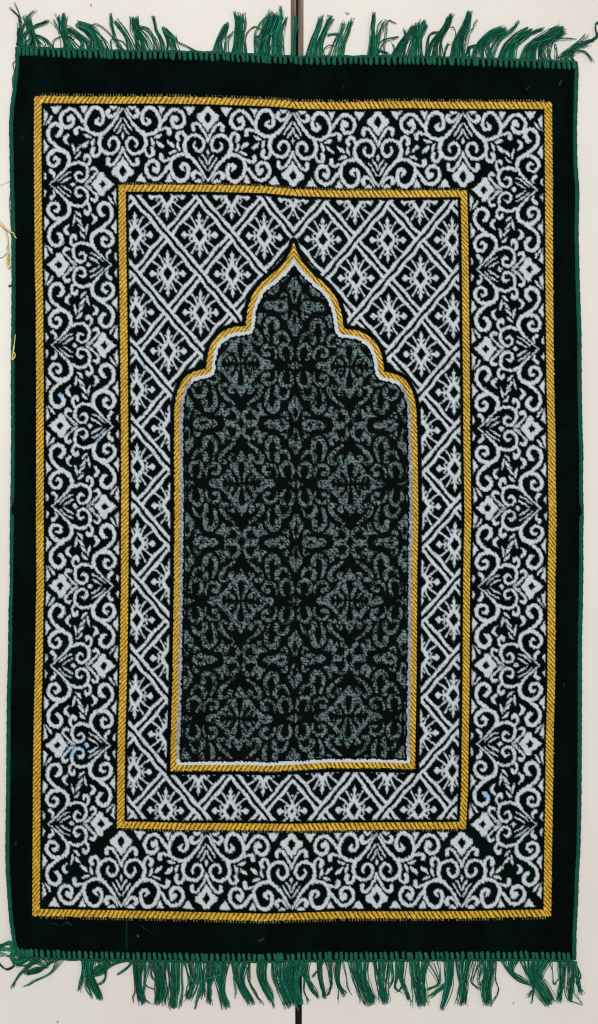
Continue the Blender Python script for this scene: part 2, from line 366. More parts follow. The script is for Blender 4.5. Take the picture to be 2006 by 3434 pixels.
# ------------------------------------------------------------------ materials
def mat(name, base=None, rough=0.8, attr=False, sheen=0, sheen_r=0.5, spec=0.3, var=0, vscale=80, bump=0, bscale=400, bdist=0.0003, wave=None):
    m = bpy.data.materials.new(name); m.use_nodes = True; N = m.node_tree; b = N.nodes['Principled BSDF']
    b.inputs['Roughness'].default_value = rough
    b.inputs['Specular IOR Level'].default_value = spec
    b.inputs['Sheen Weight'].default_value = sheen; b.inputs['Sheen Roughness'].default_value = sheen_r
    if attr:
        a = N.nodes.new('ShaderNodeAttribute'); a.attribute_name = 'yarn'; N.links.new(a.outputs['Color'], b.inputs['Base Color'])
    else:
        b.inputs['Base Color'].default_value = (*base, 1)
        if var:
            t = N.nodes.new('ShaderNodeTexCoord'); n = N.nodes.new('ShaderNodeTexNoise'); n.inputs['Scale'].default_value = vscale; n.inputs['Detail'].default_value = 6
            N.links.new(t.outputs['Object'], n.inputs['Vector'])
            r = N.nodes.new('ShaderNodeMapRange'); r.inputs[1].default_value = 0.3; r.inputs[2].default_value = 0.7; r.inputs[3].default_value = 1-var; r.inputs[4].default_value = 1+var
            N.links.new(n.outputs['Fac'], r.inputs[0])
            mx = N.nodes.new('ShaderNodeVectorMath'); mx.operation = 'SCALE'; mx.inputs[0].default_value = tuple(base)
            N.links.new(r.outputs[0], mx.inputs['Scale']); N.links.new(mx.outputs[0], b.inputs['Base Color'])
    if bump or wave:
        t = N.nodes.new('ShaderNodeTexCoord'); bp = N.nodes.new('ShaderNodeBump'); bp.inputs['Strength'].default_value = bump or 0.6; bp.inputs['Distance'].default_value = bdist
        if wave:
            n = N.nodes.new('ShaderNodeTexWave'); n.bands_direction = wave[0]; n.inputs['Scale'].default_value = wave[1]; n.inputs['Distortion'].default_value = 1.5; n.inputs['Detail'].default_value = 1
        else:
            n = N.nodes.new('ShaderNodeTexNoise'); n.inputs['Scale'].default_value = bscale; n.inputs['Detail'].default_value = 3
        N.links.new(t.outputs['Object'], n.inputs['Vector']); N.links.new(n.outputs['Fac'], bp.inputs['Height']); N.links.new(bp.outputs[0], b.inputs['Normal'])
    return m
M_pile = mat('pile', attr=True, rough=0.95, sheen=0.0, spec=0.04, bump=0.5, bscale=900)
M_gold = mat('gold_yarn', attr=True, rough=0.5, spec=0.18, bump=0.4, bscale=1400)
M_niche = mat('flat_weave', attr=True, rough=0.8, spec=0.06, bump=0.4, bscale=1200)
M_hem = mat('hem_yarn', sr(26, 96, 74), 0.7, sheen=0.0, spec=0.15, var=0.3, vscale=160, wave=('X', 900), bump=0.5)
M_bind = mat('binding_yarn', sr(10, 84, 64), 0.7, sheen=0.0, spec=0.15, var=0.2, vscale=60, wave=('Y', 420), bump=0.8)
M_back = mat('dark_backing', sr(10, 34, 28), 0.9)
M_fr = [mat('fringe_yarn', sr(*c), 0.7, sheen=0.0, spec=0.15, var=0.25, vscale=120) for c in ((12, 97, 73), (5, 68, 51), (40, 136, 108))]
M_dark = mat('dark_thread', sr(22, 44, 38), 0.6)
M_grey = mat('grey_thread', sr(96, 92, 88), 0.6)
M_yel = mat('pale_yellow_thread', sr(226, 204, 120), 0.55)
M_cream = mat('cream_thread', sr(222, 214, 190), 0.6)
M_hair = mat('dark_hair', sr(48, 38, 40), 0.4)

# ------------------------------------------------------------------ helpers
def link(name, me, m, parent=None, label=None):
    o = bpy.data.objects.new(name, me); COL.objects.link(o)
    for k in (m if isinstance(m, (list, tuple)) else [m]): me.materials.append(k)
    if parent is not None: o.parent = parent
    if label: o['label'] = label
    return o
NX = len(gx); NY = len(gy)
cx_ = (X[:-1, :-1]+X[1:, 1:])/2; cy_ = (Y[:-1, :-1]+Y[1:, 1:])/2
ad = (arch_j[:-1, :-1]+arch_j[1:, 1:])/2; axc = np.abs(cx_)
reg = np.zeros(cx_.shape, int)                                           # 0 border
G1 = np.maximum(axc-869, np.maximum(330-cy_, cy_-3080)); G2 = np.maximum(axc-586, np.maximum(628-cy_, cy_-2782))
reg[G1 < 0] = 1; reg[G1 < -25] = 2; reg[G2 < 0] = 3; reg[G2 < -24] = 4
reg[(ad < 0)] = 5; reg[(ad < -18.5)] = 6; reg[(ad < -32.5)] = 7
def sheet(name, rid, m, parent, label=None):
    jj, ii = np.where(reg == rid)
    v0 = jj*NX+ii; quads = np.stack([v0, v0+NX, v0+NX+1, v0+1], 1)
    used, inv = np.unique(quads.ravel(), return_inverse=True); inv = inv.astype(np.int32)
    me = bpy.data.meshes.new(name); nq = len(quads)
    me.vertices.add(len(used)); me.vertices.foreach_set('co', P.reshape(-1, 3)[used].astype(np.float32).ravel())
    me.loops.add(nq*4); me.loops.foreach_set('vertex_index', inv.ravel())
    me.polygons.add(nq); me.polygons.foreach_set('loop_start', np.arange(0, nq*4, 4, dtype=np.int32))
    me.polygons.foreach_set('use_smooth', np.ones(nq, bool))
    me.update(calc_edges=True)
    at = me.color_attributes.new('yarn', 'FLOAT_COLOR', 'POINT')
    c = np.concatenate([C.reshape(-1, 3)[used], np.ones((len(used), 1))], 1).astype(np.float32)
    at.data.foreach_set('color', c.ravel())
    return link(name, me, m, parent, label)
class MB:
    def __init__(s): s.v = []; s.f = []; s.mi = []
    def tube(s, pts, r, sides=5, mi=0, flat=1.0):
        pts = [np.array(p, float) for p in pts]; n = len(pts)
        if not hasattr(r, '__len__'): r = [r]*n
        b = len(s.v)
        for i, p in enumerate(pts):
            t = pts[min(i+1, n-1)]-pts[max(i-1, 0)]; t /= np.linalg.norm(t)+1e-12
            up = np.array([0, 0, 1.0]); a = np.cross(t, up)
            if np.linalg.norm(a) < 1e-3: a = np.array([1.0, 0, 0])
            a /= np.linalg.norm(a); c = np.cross(a, t)
            for k in range(sides):
                th = 2*math.pi*k/sides
                s.v.append(tuple(p+a*math.cos(th)*r[i]+c*math.sin(th)*r[i]*flat))
        for i in range(n-1):
            for k in range(sides):
                s.f.append((b+i*sides+k, b+i*sides+(k+1) % sides, b+(i+1)*sides+(k+1) % sides, b+(i+1)*sides+k)); s.mi.append(mi)
        s.f.append(tuple(b+k for k in range(sides))[::-1]); s.mi.append(mi)
        s.f.append(tuple(b+(n-1)*sides+k for k in range(sides))); s.mi.append(mi)
    def box(s, x0, x1, y0, y1, z0, z1):
        b = len(s.v); s.v += [(x, y, z) for z in (z0, z1) for y in (y0, y1) for x in (x0, x1)]
        for f in ((0,2,3,1),(4,5,7,6),(0,1,5,4),(2,6,7,3),(0,4,6,2),(1,3,7,5)): s.f.append(tuple(b+k for k in f)); s.mi.append(0)
    def build(s, name, m, parent=None, label=None, smooth_=True):
        me = bpy.data.meshes.new(name); me.from_pydata(s.v, [], s.f); me.update()
        for p, k in zip(me.polygons, s.mi): p.use_smooth = smooth_; p.material_index = k
        return link(name, me, m, parent, label)

# ------------------------------------------------------------------ floor: two white boards and the joint between them
def floor_mat():
    m = bpy.data.materials.new('white_board'); m.use_nodes = True; N = m.node_tree; b = N.nodes['Principled BSDF']
    t = N.nodes.new('ShaderNodeTexCoord')
    n = N.nodes.new('ShaderNodeTexNoise'); n.inputs['Scale'].default_value = 2.2; n.inputs['Detail'].default_value = 3
    n2 = N.nodes.new('ShaderNodeTexNoise'); n2.inputs['Scale'].default_value = 420; n2.inputs['Detail'].default_value = 3
    for q in (n, n2): N.links.new(t.outputs['Object'], q.inputs['Vector'])
    r = N.nodes.new('ShaderNodeValToRGB'); e = r.color_ramp.elements
    e[0].position = 0.35; e[0].color = (*sr(229, 219, 212), 1); e[1].position = 0.65; e[1].color = (*sr(229, 226, 214), 1)
    N.links.new(n.outputs['Fac'], r.inputs[0])
    r2 = N.nodes.new('ShaderNodeMapRange'); r2.inputs[1].default_value = .3; r2.inputs[2].default_value = .7; r2.inputs[3].default_value = .965; r2.inputs[4].default_value = 1.025
    N.links.new(n2.outputs['Fac'], r2.inputs[0])
    n3 = N.nodes.new('ShaderNodeTexNoise'); n3.inputs['Scale'].default_value = 9; n3.inputs['Detail'].default_value = 5; N.links.new(t.outputs['Object'], n3.inputs['Vector'])
    r3 = N.nodes.new('ShaderNodeMapRange'); r3.inputs[1].default_value = .3; r3.inputs[2].default_value = .7; r3.inputs[3].default_value = .975; r3.inputs[4].default_value = 1.02
    N.links.new(n3.outputs['Fac'], r3.inputs[0])
    m3 = N.nodes.new('ShaderNodeMath'); m3.operation = 'MULTIPLY'; N.links.new(r2.outputs[0], m3.inputs[0]); N.links.new(r3.outputs[0], m3.inputs[1]); r2 = m3
    v = N.nodes.new('ShaderNodeTexVoronoi'); v.inputs['Scale'].default_value = 9; N.links.new(t.outputs['Object'], v.inputs['Vector'])
    sp = N.nodes.new('ShaderNodeMapRange'); sp.inputs[1].default_value = .012; sp.inputs[2].default_value = .02; sp.inputs[3].default_value = .72; sp.inputs[4].default_value = 1
    N.links.new(v.outputs['Distance'], sp.inputs[0])
    mu = N.nodes.new('ShaderNodeMath'); mu.operation = 'MULTIPLY'; N.links.new(r2.outputs[0], mu.inputs[0]); N.links.new(sp.outputs[0], mu.inputs[1])
    mx = N.nodes.new('ShaderNodeVectorMath'); mx.operation = 'SCALE'; N.links.new(r.outputs[0], mx.inputs[0]); N.links.new(mu.outputs[0], mx.inputs['Scale'])
    N.links.new(mx.outputs[0], b.inputs['Base Color'])
    b.inputs['Roughness'].default_value = 0.42; b.inputs['Specular IOR Level'].default_value = 0.3
    bp = N.nodes.new('ShaderNodeBump'); bp.inputs['Strength'].default_value = 0.12; bp.inputs['Distance'].default_value = 0.0004
    N.links.new(n2.outputs['Fac'], bp.inputs['Height']); N.links.new(bp.outputs[0], b.inputs['Normal'])
    return m
M_floor = floor_mat()
def board(name, pts):
    """polygon in reference units, top at z=0, small rounded edge"""
    me = bpy.data.meshes.new(name); n = len(pts); v = []; 
    c = np.mean(pts, 0)
    for inset, z in ((0, -0.012), (0, -0.0012), (1.4, -0.0003), (3.2, 0.0)):
        for p in pts:
            dx = inset*np.sign(c[0]-p[0]); dy = inset*np.sign(c[1]-p[1]); v.append(W(p[0]+dx, p[1]+dy)[:2]+(z,))
    f = [(k*n+i, k*n+(i+1) % n, (k+1)*n+(i+1) % n, (k+1)*n+i) for k in range(3) for i in range(n)]
    f.append(tuple(3*n+i for i in range(n)))
    me.from_pydata(v, [], f); me.update()
    import bmesh
    bm = bmesh.new(); bm.from_mesh(me); bmesh.ops.recalc_face_normals(bm, faces=bm.faces); bm.to_mesh(me); bm.free()
    o = link(name, me, M_floor); o['kind'] = 'structure'; return o
def gl(y): return 976+(y-0)*(990.7-976)/3434
def gr(y): return 1017.5+(y-0)*(1012.3-1017.5)/3434
board('floor', [(-3800, -4000), (gl(-4000), -4000), (gl(7400), 7400), (-3800, 7400)])
board('floor', [(gr(-4000), -4000), (5800, -4000), (5800, 7400), (gr(7400), 7400)])
def wood():
    m = bpy.data.materials.new('brown_joint'); m.use_nodes = True; N = m.node_tree; b = N.nodes['Principled BSDF']
    t = N.nodes.new('ShaderNodeTexCoord'); mp = N.nodes.new('ShaderNodeMapping'); mp.inputs['Scale'].default_value = (260, 9, 1)
    n = N.nodes.new('ShaderNodeTexNoise'); n.inputs['Detail'].default_value = 4; n.inputs['Scale'].default_value = 1
    N.links.new(t.outputs['Object'], mp.inputs[0]); N.links.new(mp.outputs[0], n.inputs['Vector'])
    r = N.nodes.new('ShaderNodeValToRGB'); e = r.color_ramp.elements
    e[0].position = .35; e[0].color = (*sr(72, 52, 42), 1); e[1].position = .7; e[1].color = (*sr(134, 110, 90), 1)
    N.links.new(n.outputs['Fac'], r.inputs[0]); N.links.new(r.outputs[0], b.inputs['Base Color']); b.inputs['Roughness'].default_value = .6
    return m
M_wood = wood(); M_gap = mat('dark_gap', sr(18, 13, 13), 0.9)
def strip(name, m, xs, y0, y1, z):
    b = MB(); 
    a0 = W(xs[0], y0); a1 = W(xs[1], y0); b0 = W(xs[2], y1); b1 = W(xs[3], y1)
    b.v = [(a0[0], a0[1], z), (a1[0], a1[1], z), (b1[0], b1[1], z), (b0[0], b0[1], z)]+[(q[0], q[1], z-.004) for q in (a0, a1, b1, b0)]
    b.f = [(3, 2, 1, 0), (4, 5, 6, 7), (0, 1, 5, 4), (1, 2, 6, 5), (2, 3, 7, 6), (3, 0, 4, 7)]; b.mi = [0]*6
    o = b.build(name, m, smooth_=False); o['kind'] = 'structure'; return o
strip('joint_strip', M_wood, (1000.5, 1030, 1000, 1030), -4000, 900, -0.0022)
strip('joint_strip', M_wood, (960, 992, 960, 994), -4000, 900, -0.0030)
strip('joint_gap', M_gap, (940, 1060, 940, 1060), -4000, 7400, -0.0125)

# ------------------------------------------------------------------ the rug
rug = bpy.data.objects.new('prayer_rug', None); COL.objects.link(rug); rug.empty_display_size = 0.2
rug['label'] = 'dark green fringed prayer rug with white scrollwork, gold lines and pointed arch'
rug['category'] = 'rug'
sheet('pile_border', 0, M_pile, rug)
sheet('gold_line', 1, M_gold, rug, 'outer gold twill line framing the floral border')
sheet('floral_border', 2, M_pile, rug)
sheet('gold_line', 3, M_gold, rug, 'inner gold twill line framing the lattice')
sheet('lattice_panel', 4, M_pile, rug)
sheet('gold_line', 5, M_gold, rug, 'gold twill line of the pointed arch')
sheet('white_arch_line', 6, M_pile, rug)
sheet('niche_field', 7, M_niche, rug, 'black arch field with dim grey green ornament')
# backing under the pile
b = MB(); ring = []
for t in np.linspace(-940, 940, 40): ring.append((t, 184))
for t in np.linspace(184, 3213, 60)[1:]: ring.append((940, t))
for t in np.linspace(940, -940, 40)[1:]: ring.append((t, 3213))
for t in np.linspace(3213, 184, 60)[1:-1]: ring.append((-940, t))
rx, ry = warp([q[0] for q in ring], [q[1] for q in ring]); n = len(ring)
b.v = [W(x, y, 0.0006) for x, y in zip(rx, ry)]+[W(x, y, 0.0030) for x, y in zip(rx, ry)]
b.f = [tuple(range(n))[::-1], tuple(range(n, 2*n))]+[(i, (i+1) % n, n+(i+1) % n, n+i) for i in range(n)]; b.mi = [0]*len(b.f)
b.build('backing', M_back, rug, smooth_=False)
# corded side bindings
for sx in (-1, 1):
    b = MB(); ys = np.arange(176, 3222, 6.0)
    bx, by = warp(np.full(ys.shape, sx*945.5), ys)
    pts = [W(x+0.5*math.sin(i*0.9), y, 0.0034) for i, (x, y) in enumerate(zip(bx, by))]
    b.tube(pts, [S*(8.3+0.45*math.sin(i*1.9)+0.4*random.random()) for i in range(len(pts))], 8, 0, 0.8)
    b.build('side_binding', M_bind, rug)
# overcast hems with fat stitches
def hem(y_out, sgn):
    b = MB(); xs = np.arange(-944, 945, 8.0)
    hx, hy = warp(xs, np.full(xs.shape, y_out+sgn*3.0))
    b.tube([W(x, y+1.3*math.sin(i*.8), 0.0036) for i, (x, y) in enumerate(zip(hx, hy))], [S*(4.2+1.0*random.random()) for _ in hx], 6)
    t = -938.0
    while t < 940:
        wd = random.uniform(5.2, 7.2); ln = random.uniform(31, 37); lean = (random.uniform(-3, 3)+(-4 if sgn < 0 else 2))
        q = []
        for k in range(7):
            s = k/6; q.append((t+lean*s+1.5*math.sin(s*3)*random.uniform(-1, 1), y_out+sgn*(1+ln*s), 0.0036+0.0032*math.sin(math.pi*(0.15+0.85*s))))
        ax, ay = warp([a[0] for a in q], [a[1] for a in q])
        rr = [S*wd*f for f in (0.72, 0.9, 1.0, 1.0, 0.98, 0.85, 0.35)]
        b.tube([W(x, y, a[2]) for x, y, a in zip(ax, ay, q)], rr, 8, 0, 0.8)
        t += wd*2+(random.uniform(4.0, 7.0) if random.random() < 0.88 else random.uniform(-2, 0.5))
    b.build('hem', M_hem, rug, 'overcast hem along the top edge' if sgn > 0 else 'overcast hem along the bottom edge')
hem(172, 1); hem(3225, -1)

# fringe ------------------------------------------------------------------
Q = 1472/670
def tassel(off, y0, root, path, n, thin=1.0, top=True, name='tassel', mats=None, spread=1.0):
    """root=(x0,x1) at the hem; path = [(x, y, width), ...] zoomed units from hem to tip"""
    b = MB()
    r0, r1 = (off+root[0]/Q, off+root[1]/Q)
    line = HL[172] if top else HL[3225]
    n = int(n*1.15+0.5) if n > 6 else n
    pth = [(off+p[0]/Q, y0+p[1]/Q, p[2]/Q) for p in path]
    npt = 14
    for k in range(n):
        a = (k+0.5)/n*2-1; a += random.uniform(-.25, .25); lay = random.random()
        rx_ = r0+(r1-r0)*(a+1)/2; ry_ = np.interp(rx_, *line)+(2 if top else -2)
        if not -1 < a < 1: a = max(-1, min(1, a))
        ctl = [(rx_, ry_, 0.0036)]
        lenf = random.uniform(0.86, 1.04) if random.random() < 0.8 else random.uniform(0.62, 1.12)
        b2 = a*random.choice((1, 1, 1, 0.5, -0.3)) + random.uniform(-.2, .2)
        for i, (x, y, wd) in enumerate(pth):
            u = b2 if i else a*0.8+b2*0.2
            # perpendicular of local direction
            pv = np.array(pth[i-1][:2]) if i else np.array([(r0+r1)/2, ry_]); nv_ = np.array([x, y])-pv
            L_ = np.linalg.norm(nv_)+1e-6; d_ = nv_/L_; pr = np.array([-d_[1], d_[0]]) * (-1 if top else -1)
            if pr[0] < 0: pr = -pr
            lastf = (lenf-1)*L_*1.0 if i == len(pth)-1 else 0
            wob = random.gauss(0, 1.7)*spread
            ctl.append((x+pr[0]*wd*0.5*u+d_[0]*lastf+wob, y+pr[1]*wd*0.5*u+d_[1]*lastf+random.gauss(0, 1.2)*spread,
                        (0.0008+0.0065*lay*(1-0.3*i/len(pth)))))
        c = smooth(ctl, 5)
        t = np.linspace(0, len(c)-1, npt); cc = np.stack([np.interp(t, range(len(c)), c[:, j]) for j in range(3)], 1)
        ph_ = random.uniform(0, 6); am = random.uniform(.4, 2.4) if random.random() < 0.7 else random.uniform(2.5, 5.5)
        f = np.linspace(0, 1, npt)
        cc[:, 0] += am*np.sin(f*9+ph_)*f; cc[:, 1] += am*0.5*np.cos(f*8+ph_)*f
        cc[:, 2] = np.maximum(cc[:, 2], 0.0006)
        rad = S*random.uniform(0.9, 1.45)*thin
        mi = 0 if random.random() < .5 else (1 if random.random() < .72 else 2)
        b.tube([W(*p) for p in cc], [rad*(0.9+0.2*random.random()) for _ in range(npt-1)]+[rad*0.4], 5, mi)
        if random.random() < 0.45:      # frayed end
            e = cc[-1]; dd = cc[-1]-cc[-4]; dd[:2] /= np.linalg.norm(dd[:2])+1e-6
            for _ in range(2):
                an = random.uniform(-.5, .5); q = (dd[0]*math.cos(an)-dd[1]*math.sin(an), dd[0]*math.sin(an)+dd[1]*math.cos(an)); ll = random.uniform(4, 9)
                b.tube([W(*e), W(e[0]+q[0]*ll, e[1]+q[1]*ll, 0.0008)], [rad*.6, rad*.3], 4, 2)
    b.build(name, mats or M_fr, rug)
T = lambda off, root, path, n, **k: tassel(off, 0, root, path, n, True and k.pop('thin', 1.0), True, **k)
A_, B_, C_ = 0, 670, 1336
for off, root, path, n in [
 (A_, (118,160), [(145,260,18),(150,210,22),(140,130,20),(85,70,14)], 5), (A_, (130,165), [(150,230,14),(150,130,14),(106,12,5)], 3),
 (A_, (150,330), [(245,290,80),(225,220,62),(190,125,60)], 26), (A_, (140,200), [(175,260,30),(245,200,20),(362,155,30)], 10),
 (A_, (125,160), [(160,210,12),(215,120,14),(255,70,10)], 3), (A_, (330,420), [(340,300,40),(290,268,14),(215,262,14)], 7),
 (A_, (440,520), [(470,290,50),(430,220,36),(400,155,30)], 5), (A_, (475,600), [(500,300,70),(460,200,60),(468,108,50)], 20), (A_, (470,560), [(480,270,40),(455,200,30),(425,120,20)], 8),
 (A_, (580,720), [(620,300,60),(550,250,50),(490,215,50)], 18), (A_, (650,810), [(710,290,95),(650,220,75),(575,180,50)], 34),
 (A_, (760,830), [(770,310,40),(750,262,14)], 4), (A_, (880,910), [(830,270,6),(715,178,8),(650,205,4)], 2), (A_, (380,390), [(400,290,4),(470,262,6),(540,290,6)], 2),
 (A_, (870,930), [(860,310,30),(825,200,22),(820,105,14)], 8), (A_, (815,830), [(820,290,6),(900,300,6),(945,350,6)], 2),
 (A_, (940,1020), [(950,290,46),(905,220,38),(855,155,38)], 14), (A_, (1000,1140), [(1040,290,92),(1000,215,66),(990,135,58)], 32),
 (A_, (1130,1175), [(1135,290,30),(1090,220,30),(1040,200,16)], 7), (A_, (1180,1240), [(1180,280,38),(1150,215,22),(1130,120,14)], 11),
 (A_, (1225,1330), [(1255,290,66),(1235,245,58),(1205,208,34)], 24), (A_, (1440,1475), [(1370,335,8),(1320,310,6),(1285,262,6)], 3),
 (B_, (85,190), [(140,310,62),(180,240,52),(200,175,34)], 20), (B_, (170,215), [(200,290,26),(240,235,8)], 4),
 (B_, (225,345), [(290,280,76),(300,200,66),(300,110,70)], 30), (B_, (240,270), [(262,250,16),(270,160,14),(252,82,8)], 5),
 (B_, (415,620), [(520,300,190),(535,210,165),(575,110,150)], 74), (B_, (400,430), [(400,270,14),(430,190,20),(480,130,12)], 4), (B_, (500,620), [(570,250,60),(600,150,30),(595,50,10)], 9),
 (B_, (395,420), [(415,280,20),(440,260,10)], 4), (B_, (340,350), [(340,260,4),(400,195,6),(450,215,6)], 2), (B_, (665,715), [(695,290,34),(705,200,22),(707,125,18)], 14),
 (B_, (780,850), [(840,300,46),(875,210,28),(900,120,26)], 16), (B_, (840,905), [(890,290,48),(930,200,34),(965,130,60)], 18),
 (B_, (940,1020), [(1010,310,44),(1045,230,22),(1055,160,10)], 9), (B_, (1010,1070), [(1060,310,34),(1095,230,26),(1118,145,26)], 10), (B_, (1030,1060), [(1045,290,20),(1000,250,12),(935,258,24)], 6), (B_, (915,930), [(910,370,4),(950,330,4),(1000,340,6)], 2),
 (B_, (1235,1300), [(1275,300,48),(1275,200,26),(1285,100,16)], 20), (B_, (1285,1310), [(1315,270,40),(1340,200,60),(1365,160,40)], 9), (B_, (1290,1310), [(1340,310,40),(1400,280,30),(1465,265,10)], 4), (B_, (1330,1420), [(1370,385,14),(1300,370,12)], 6), (B_, (1410,1430), [(1425,350,4),(1420,320,4)], 2), (B_, (1340,1360), [(1370,230,30),(1390,150,4),(1435,165,4)], 2),
 (C_, (-60,50), [(30,330,66),(85,250,48),(125,185,34)], 24), (C_, (-50,-10), [(10,330,20),(40,270,10),(40,215,8)], 4), (C_, (55,180), [(130,310,84),(160,230,60),(190,165,70)], 38),
 (C_, (190,330), [(280,310,90),(330,230,60),(390,115,40)], 34), (C_, (190,220), [(215,300,20),(235,250,16),(300,230,20)], 6), (C_, (330,345), [(355,340,10),(378,318,10)], 4), (C_, (400,440), [(430,250,4),(410,205,4),(385,205,4)], 2),
 (C_, (375,495), [(440,300,84),(490,200,52),(520,92,34)], 36), (C_, (460,500), [(520,250,8),(550,210,6),(575,160,8)], 3),
 (C_, (520,720), [(620,330,110),(690,260,90),(790,225,84)], 38), (C_, (495,530), [(520,350,20),(570,335,14),(640,330,20)], 9), (C_, (640,700), [(740,290,50),(830,230,20),(888,158,14)], 8),
 (C_, (730,870), [(830,340,100),(890,280,80),(975,220,60)], 30), (C_, (790,850), [(850,310,50),(950,260,30),(1062,208,24)], 12),
 (C_, (895,1125), [(1020,340,170),(1110,270,110),(1210,215,90)], 62), (C_, (1080,1120), [(1140,300,20),(1220,280,6),(1302,287,6)], 3), (C_, (1150,1185), [(1165,380,20),(1155,320,14)], 5),
 (C_, (1170,1300), [(1230,390,60),(1320,340,34),(1400,310,50)], 10), (C_, (1190,1250), [(1260,370,30),(1330,320,14),(1385,245,14)], 4), (C_, (1180,1260), [(1300,375,20),(1380,385,16),(1432,450,22)], 5)]:
    tassel(off, 0, root, path, n, 1.0, True)
D_, E_, F_ = 0, 670, 1336
for off, root, path, n in [
 (D_, (170,460), [(350,240,60),(280,265,40),(195,295,30)], 20), (D_, (240,300), [(190,260,20),(130,320,16),(85,400,18)], 5), (D_, (400,470), [(380,285,14),(290,335,12),(185,385,10)], 5), (D_, (180,330), [(250,220,30),(200,240,20),(130,235,20)], 9),
 (D_, (600,700), [(655,300,60),(690,390,60),(740,480,44)], 36), (D_, (590,640), [(610,290,24),(595,360,14),(580,420,22)], 8), (D_, (640,700), [(640,330,40),(645,400,30),(680,465,20)], 8),
 (D_, (650,980), [(820,232,50),(740,262,70),(690,300,40)], 34), (D_, (700,800), [(775,290,20),(755,360,14),(725,372,10)], 5), (D_, (960,990), [(940,252,12),(870,305,12)], 6),
 (D_, (980,1060), [(1015,330,50),(1025,430,46),(1050,512,56)], 22), (D_, (975,990), [(995,400,6),(980,460,5),(980,505,4)], 2), (D_, (1060,1130), [(1075,300,50),(1070,380,14),(1130,410,14)], 5), (D_, (1060,1080), [(1060,400,10),(1060,480,10),(1110,522,10)], 4), (D_, (1110,1140), [(1110,290,20),(1135,340,16)], 5),
 (D_, (1120,1225), [(1175,320,80),(1180,420,66),(1165,520,80)], 26), (D_, (1190,1220), [(1210,330,20),(1225,420,20),(1215,520,20)], 6), (D_, (1230,1345), [(1290,330,100),(1290,430,96),(1280,545,84)], 40),
 (D_, (1345,1470), [(1425,320,100),(1420,400,90),(1385,485,60)], 20), (D_, (1440,1480), [(1480,330,40),(1470,430,30),(1440,545,14)], 8),
 (E_, (-20,60), [(20,320,40),(20,400,30),(10,470,50)], 14), (E_, (50,120), [(75,320,44),(68,410,28),(72,515,34)], 16), (E_, (100,210), [(150,330,90),(160,430,46),(195,545,60)], 28), (E_, (0,240), [(160,300,10),(60,335,10),(-30,370,10)], 3),
 (E_, (235,365), [(290,330,80),(325,420,60),(385,515,56)], 30), (E_, (250,262), [(250,330,6),(260,400,6),(262,475,5)], 3), (E_, (340,370), [(360,340,20),(400,430,14),(460,518,10)], 5), (E_, (360,375), [(368,300,6),(370,330,5)], 2),
 (E_, (415,495), [(450,320,62),(485,410,50),(535,500,44)], 28), (E_, (480,500), [(490,340,6),(530,440,14),(545,550,14)], 4),
 (E_, (530,710), [(600,330,120),(630,420,110),(680,530,110)], 46), (E_, (640,800), [(700,320,90),(690,420,90),(745,510,50)], 44), (E_, (690,760), [(700,400,30),(700,500,10),(735,572,8)], 3), (E_, (760,800), [(770,380,8),(775,450,6),(800,512,20)], 4),
 (E_, (740,810), [(770,300,60),(810,380,50),(865,470,26)], 22), (E_, (860,905), [(885,320,36),(905,400,22),(918,475,24)], 13), (E_, (910,975), [(965,320,16),(965,390,14),(935,460,16)], 7), (E_, (900,920), [(870,270,10),(820,320,8)], 3),
 (E_, (1000,1045), [(1015,310,36),(1030,390,28),(1070,452,44)], 15), (E_, (970,990), [(1000,340,5),(1022,420,5),(1014,500,4)], 2), (E_, (1045,1060), [(1080,320,5),(1090,400,5),(1118,460,4)], 2),
 (E_, (1095,1250), [(1180,320,110),(1220,420,100),(1265,515,94)], 48), (E_, (1105,1120), [(1130,340,6),(1170,430,6),(1180,520,5)], 3), (E_, (1270,1410), [(1340,310,110),(1350,410,90),(1362,510,60)], 34), (E_, (1400,1420), [(1420,340,14),(1395,400,10)], 4),
 (E_, (1440,1500), [(1450,330,24),(1440,400,14),(1480,432,10)], 5),
 (F_, (-20,60), [(20,310,50),(45,400,30),(85,495,20)], 11), (F_, (0,40), [(10,300,20),(30,380,10),(-5,430,12)], 4), (F_, (80,230), [(150,310,120),(160,400,90),(180,525,90)], 52), (F_, (95,110), [(100,400,6),(105,480,5),(98,550,4)], 2),
 (F_, (180,310), [(290,300,50),(300,370,30),(215,420,30)], 8), (F_, (335,410), [(375,310,66),(365,400,60),(325,550,26)], 24), (F_, (350,400), [(360,350,30),(320,400,34),(240,462,22)], 15),
 (F_, (420,545), [(480,310,84),(480,400,72),(468,525,90)], 34), (F_, (545,640), [(560,290,30),(545,360,26),(600,412,20)], 6), (F_, (560,630), [(600,290,30),(590,350,30),(620,400,30)], 6),
 (F_, (615,720), [(670,300,84),(655,400,84),(660,520,66)], 40), (F_, (705,720), [(715,340,6),(738,420,6),(680,525,6)], 3), (F_, (735,900), [(830,280,50),(900,340,46),(960,375,20)], 28),
 (F_, (900,1130), [(1000,300,130),(1050,400,110),(1120,515,90)], 66), (F_, (990,1020), [(1000,390,20),(985,430,14),(955,465,14)], 5), (F_, (985,1010), [(1000,400,8),(988,460,6),(985,515,5)], 3), (F_, (1090,1150), [(1140,290,10),(1145,380,10),(1185,330,10)], 3),
 (F_, (1175,1235), [(1205,310,46),(1205,400,42),(1190,500,44)], 20), (F_, (1240,1305), [(1275,310,50),(1270,400,44),(1265,500,30)], 20), (F_, (1235,1245), [(1225,350,4),(1240,470,5),(1345,525,5)], 2),
 (F_, (1290,1315), [(1320,320,24),(1330,390,26),(1345,440,34)], 11), (F_, (1295,1310), [(1350,315,8),(1325,350,8),(1330,420,8)], 4), (F_, (1285,1300), [(1290,420,5),(1320,470,4),(1355,522,4)], 2)]:
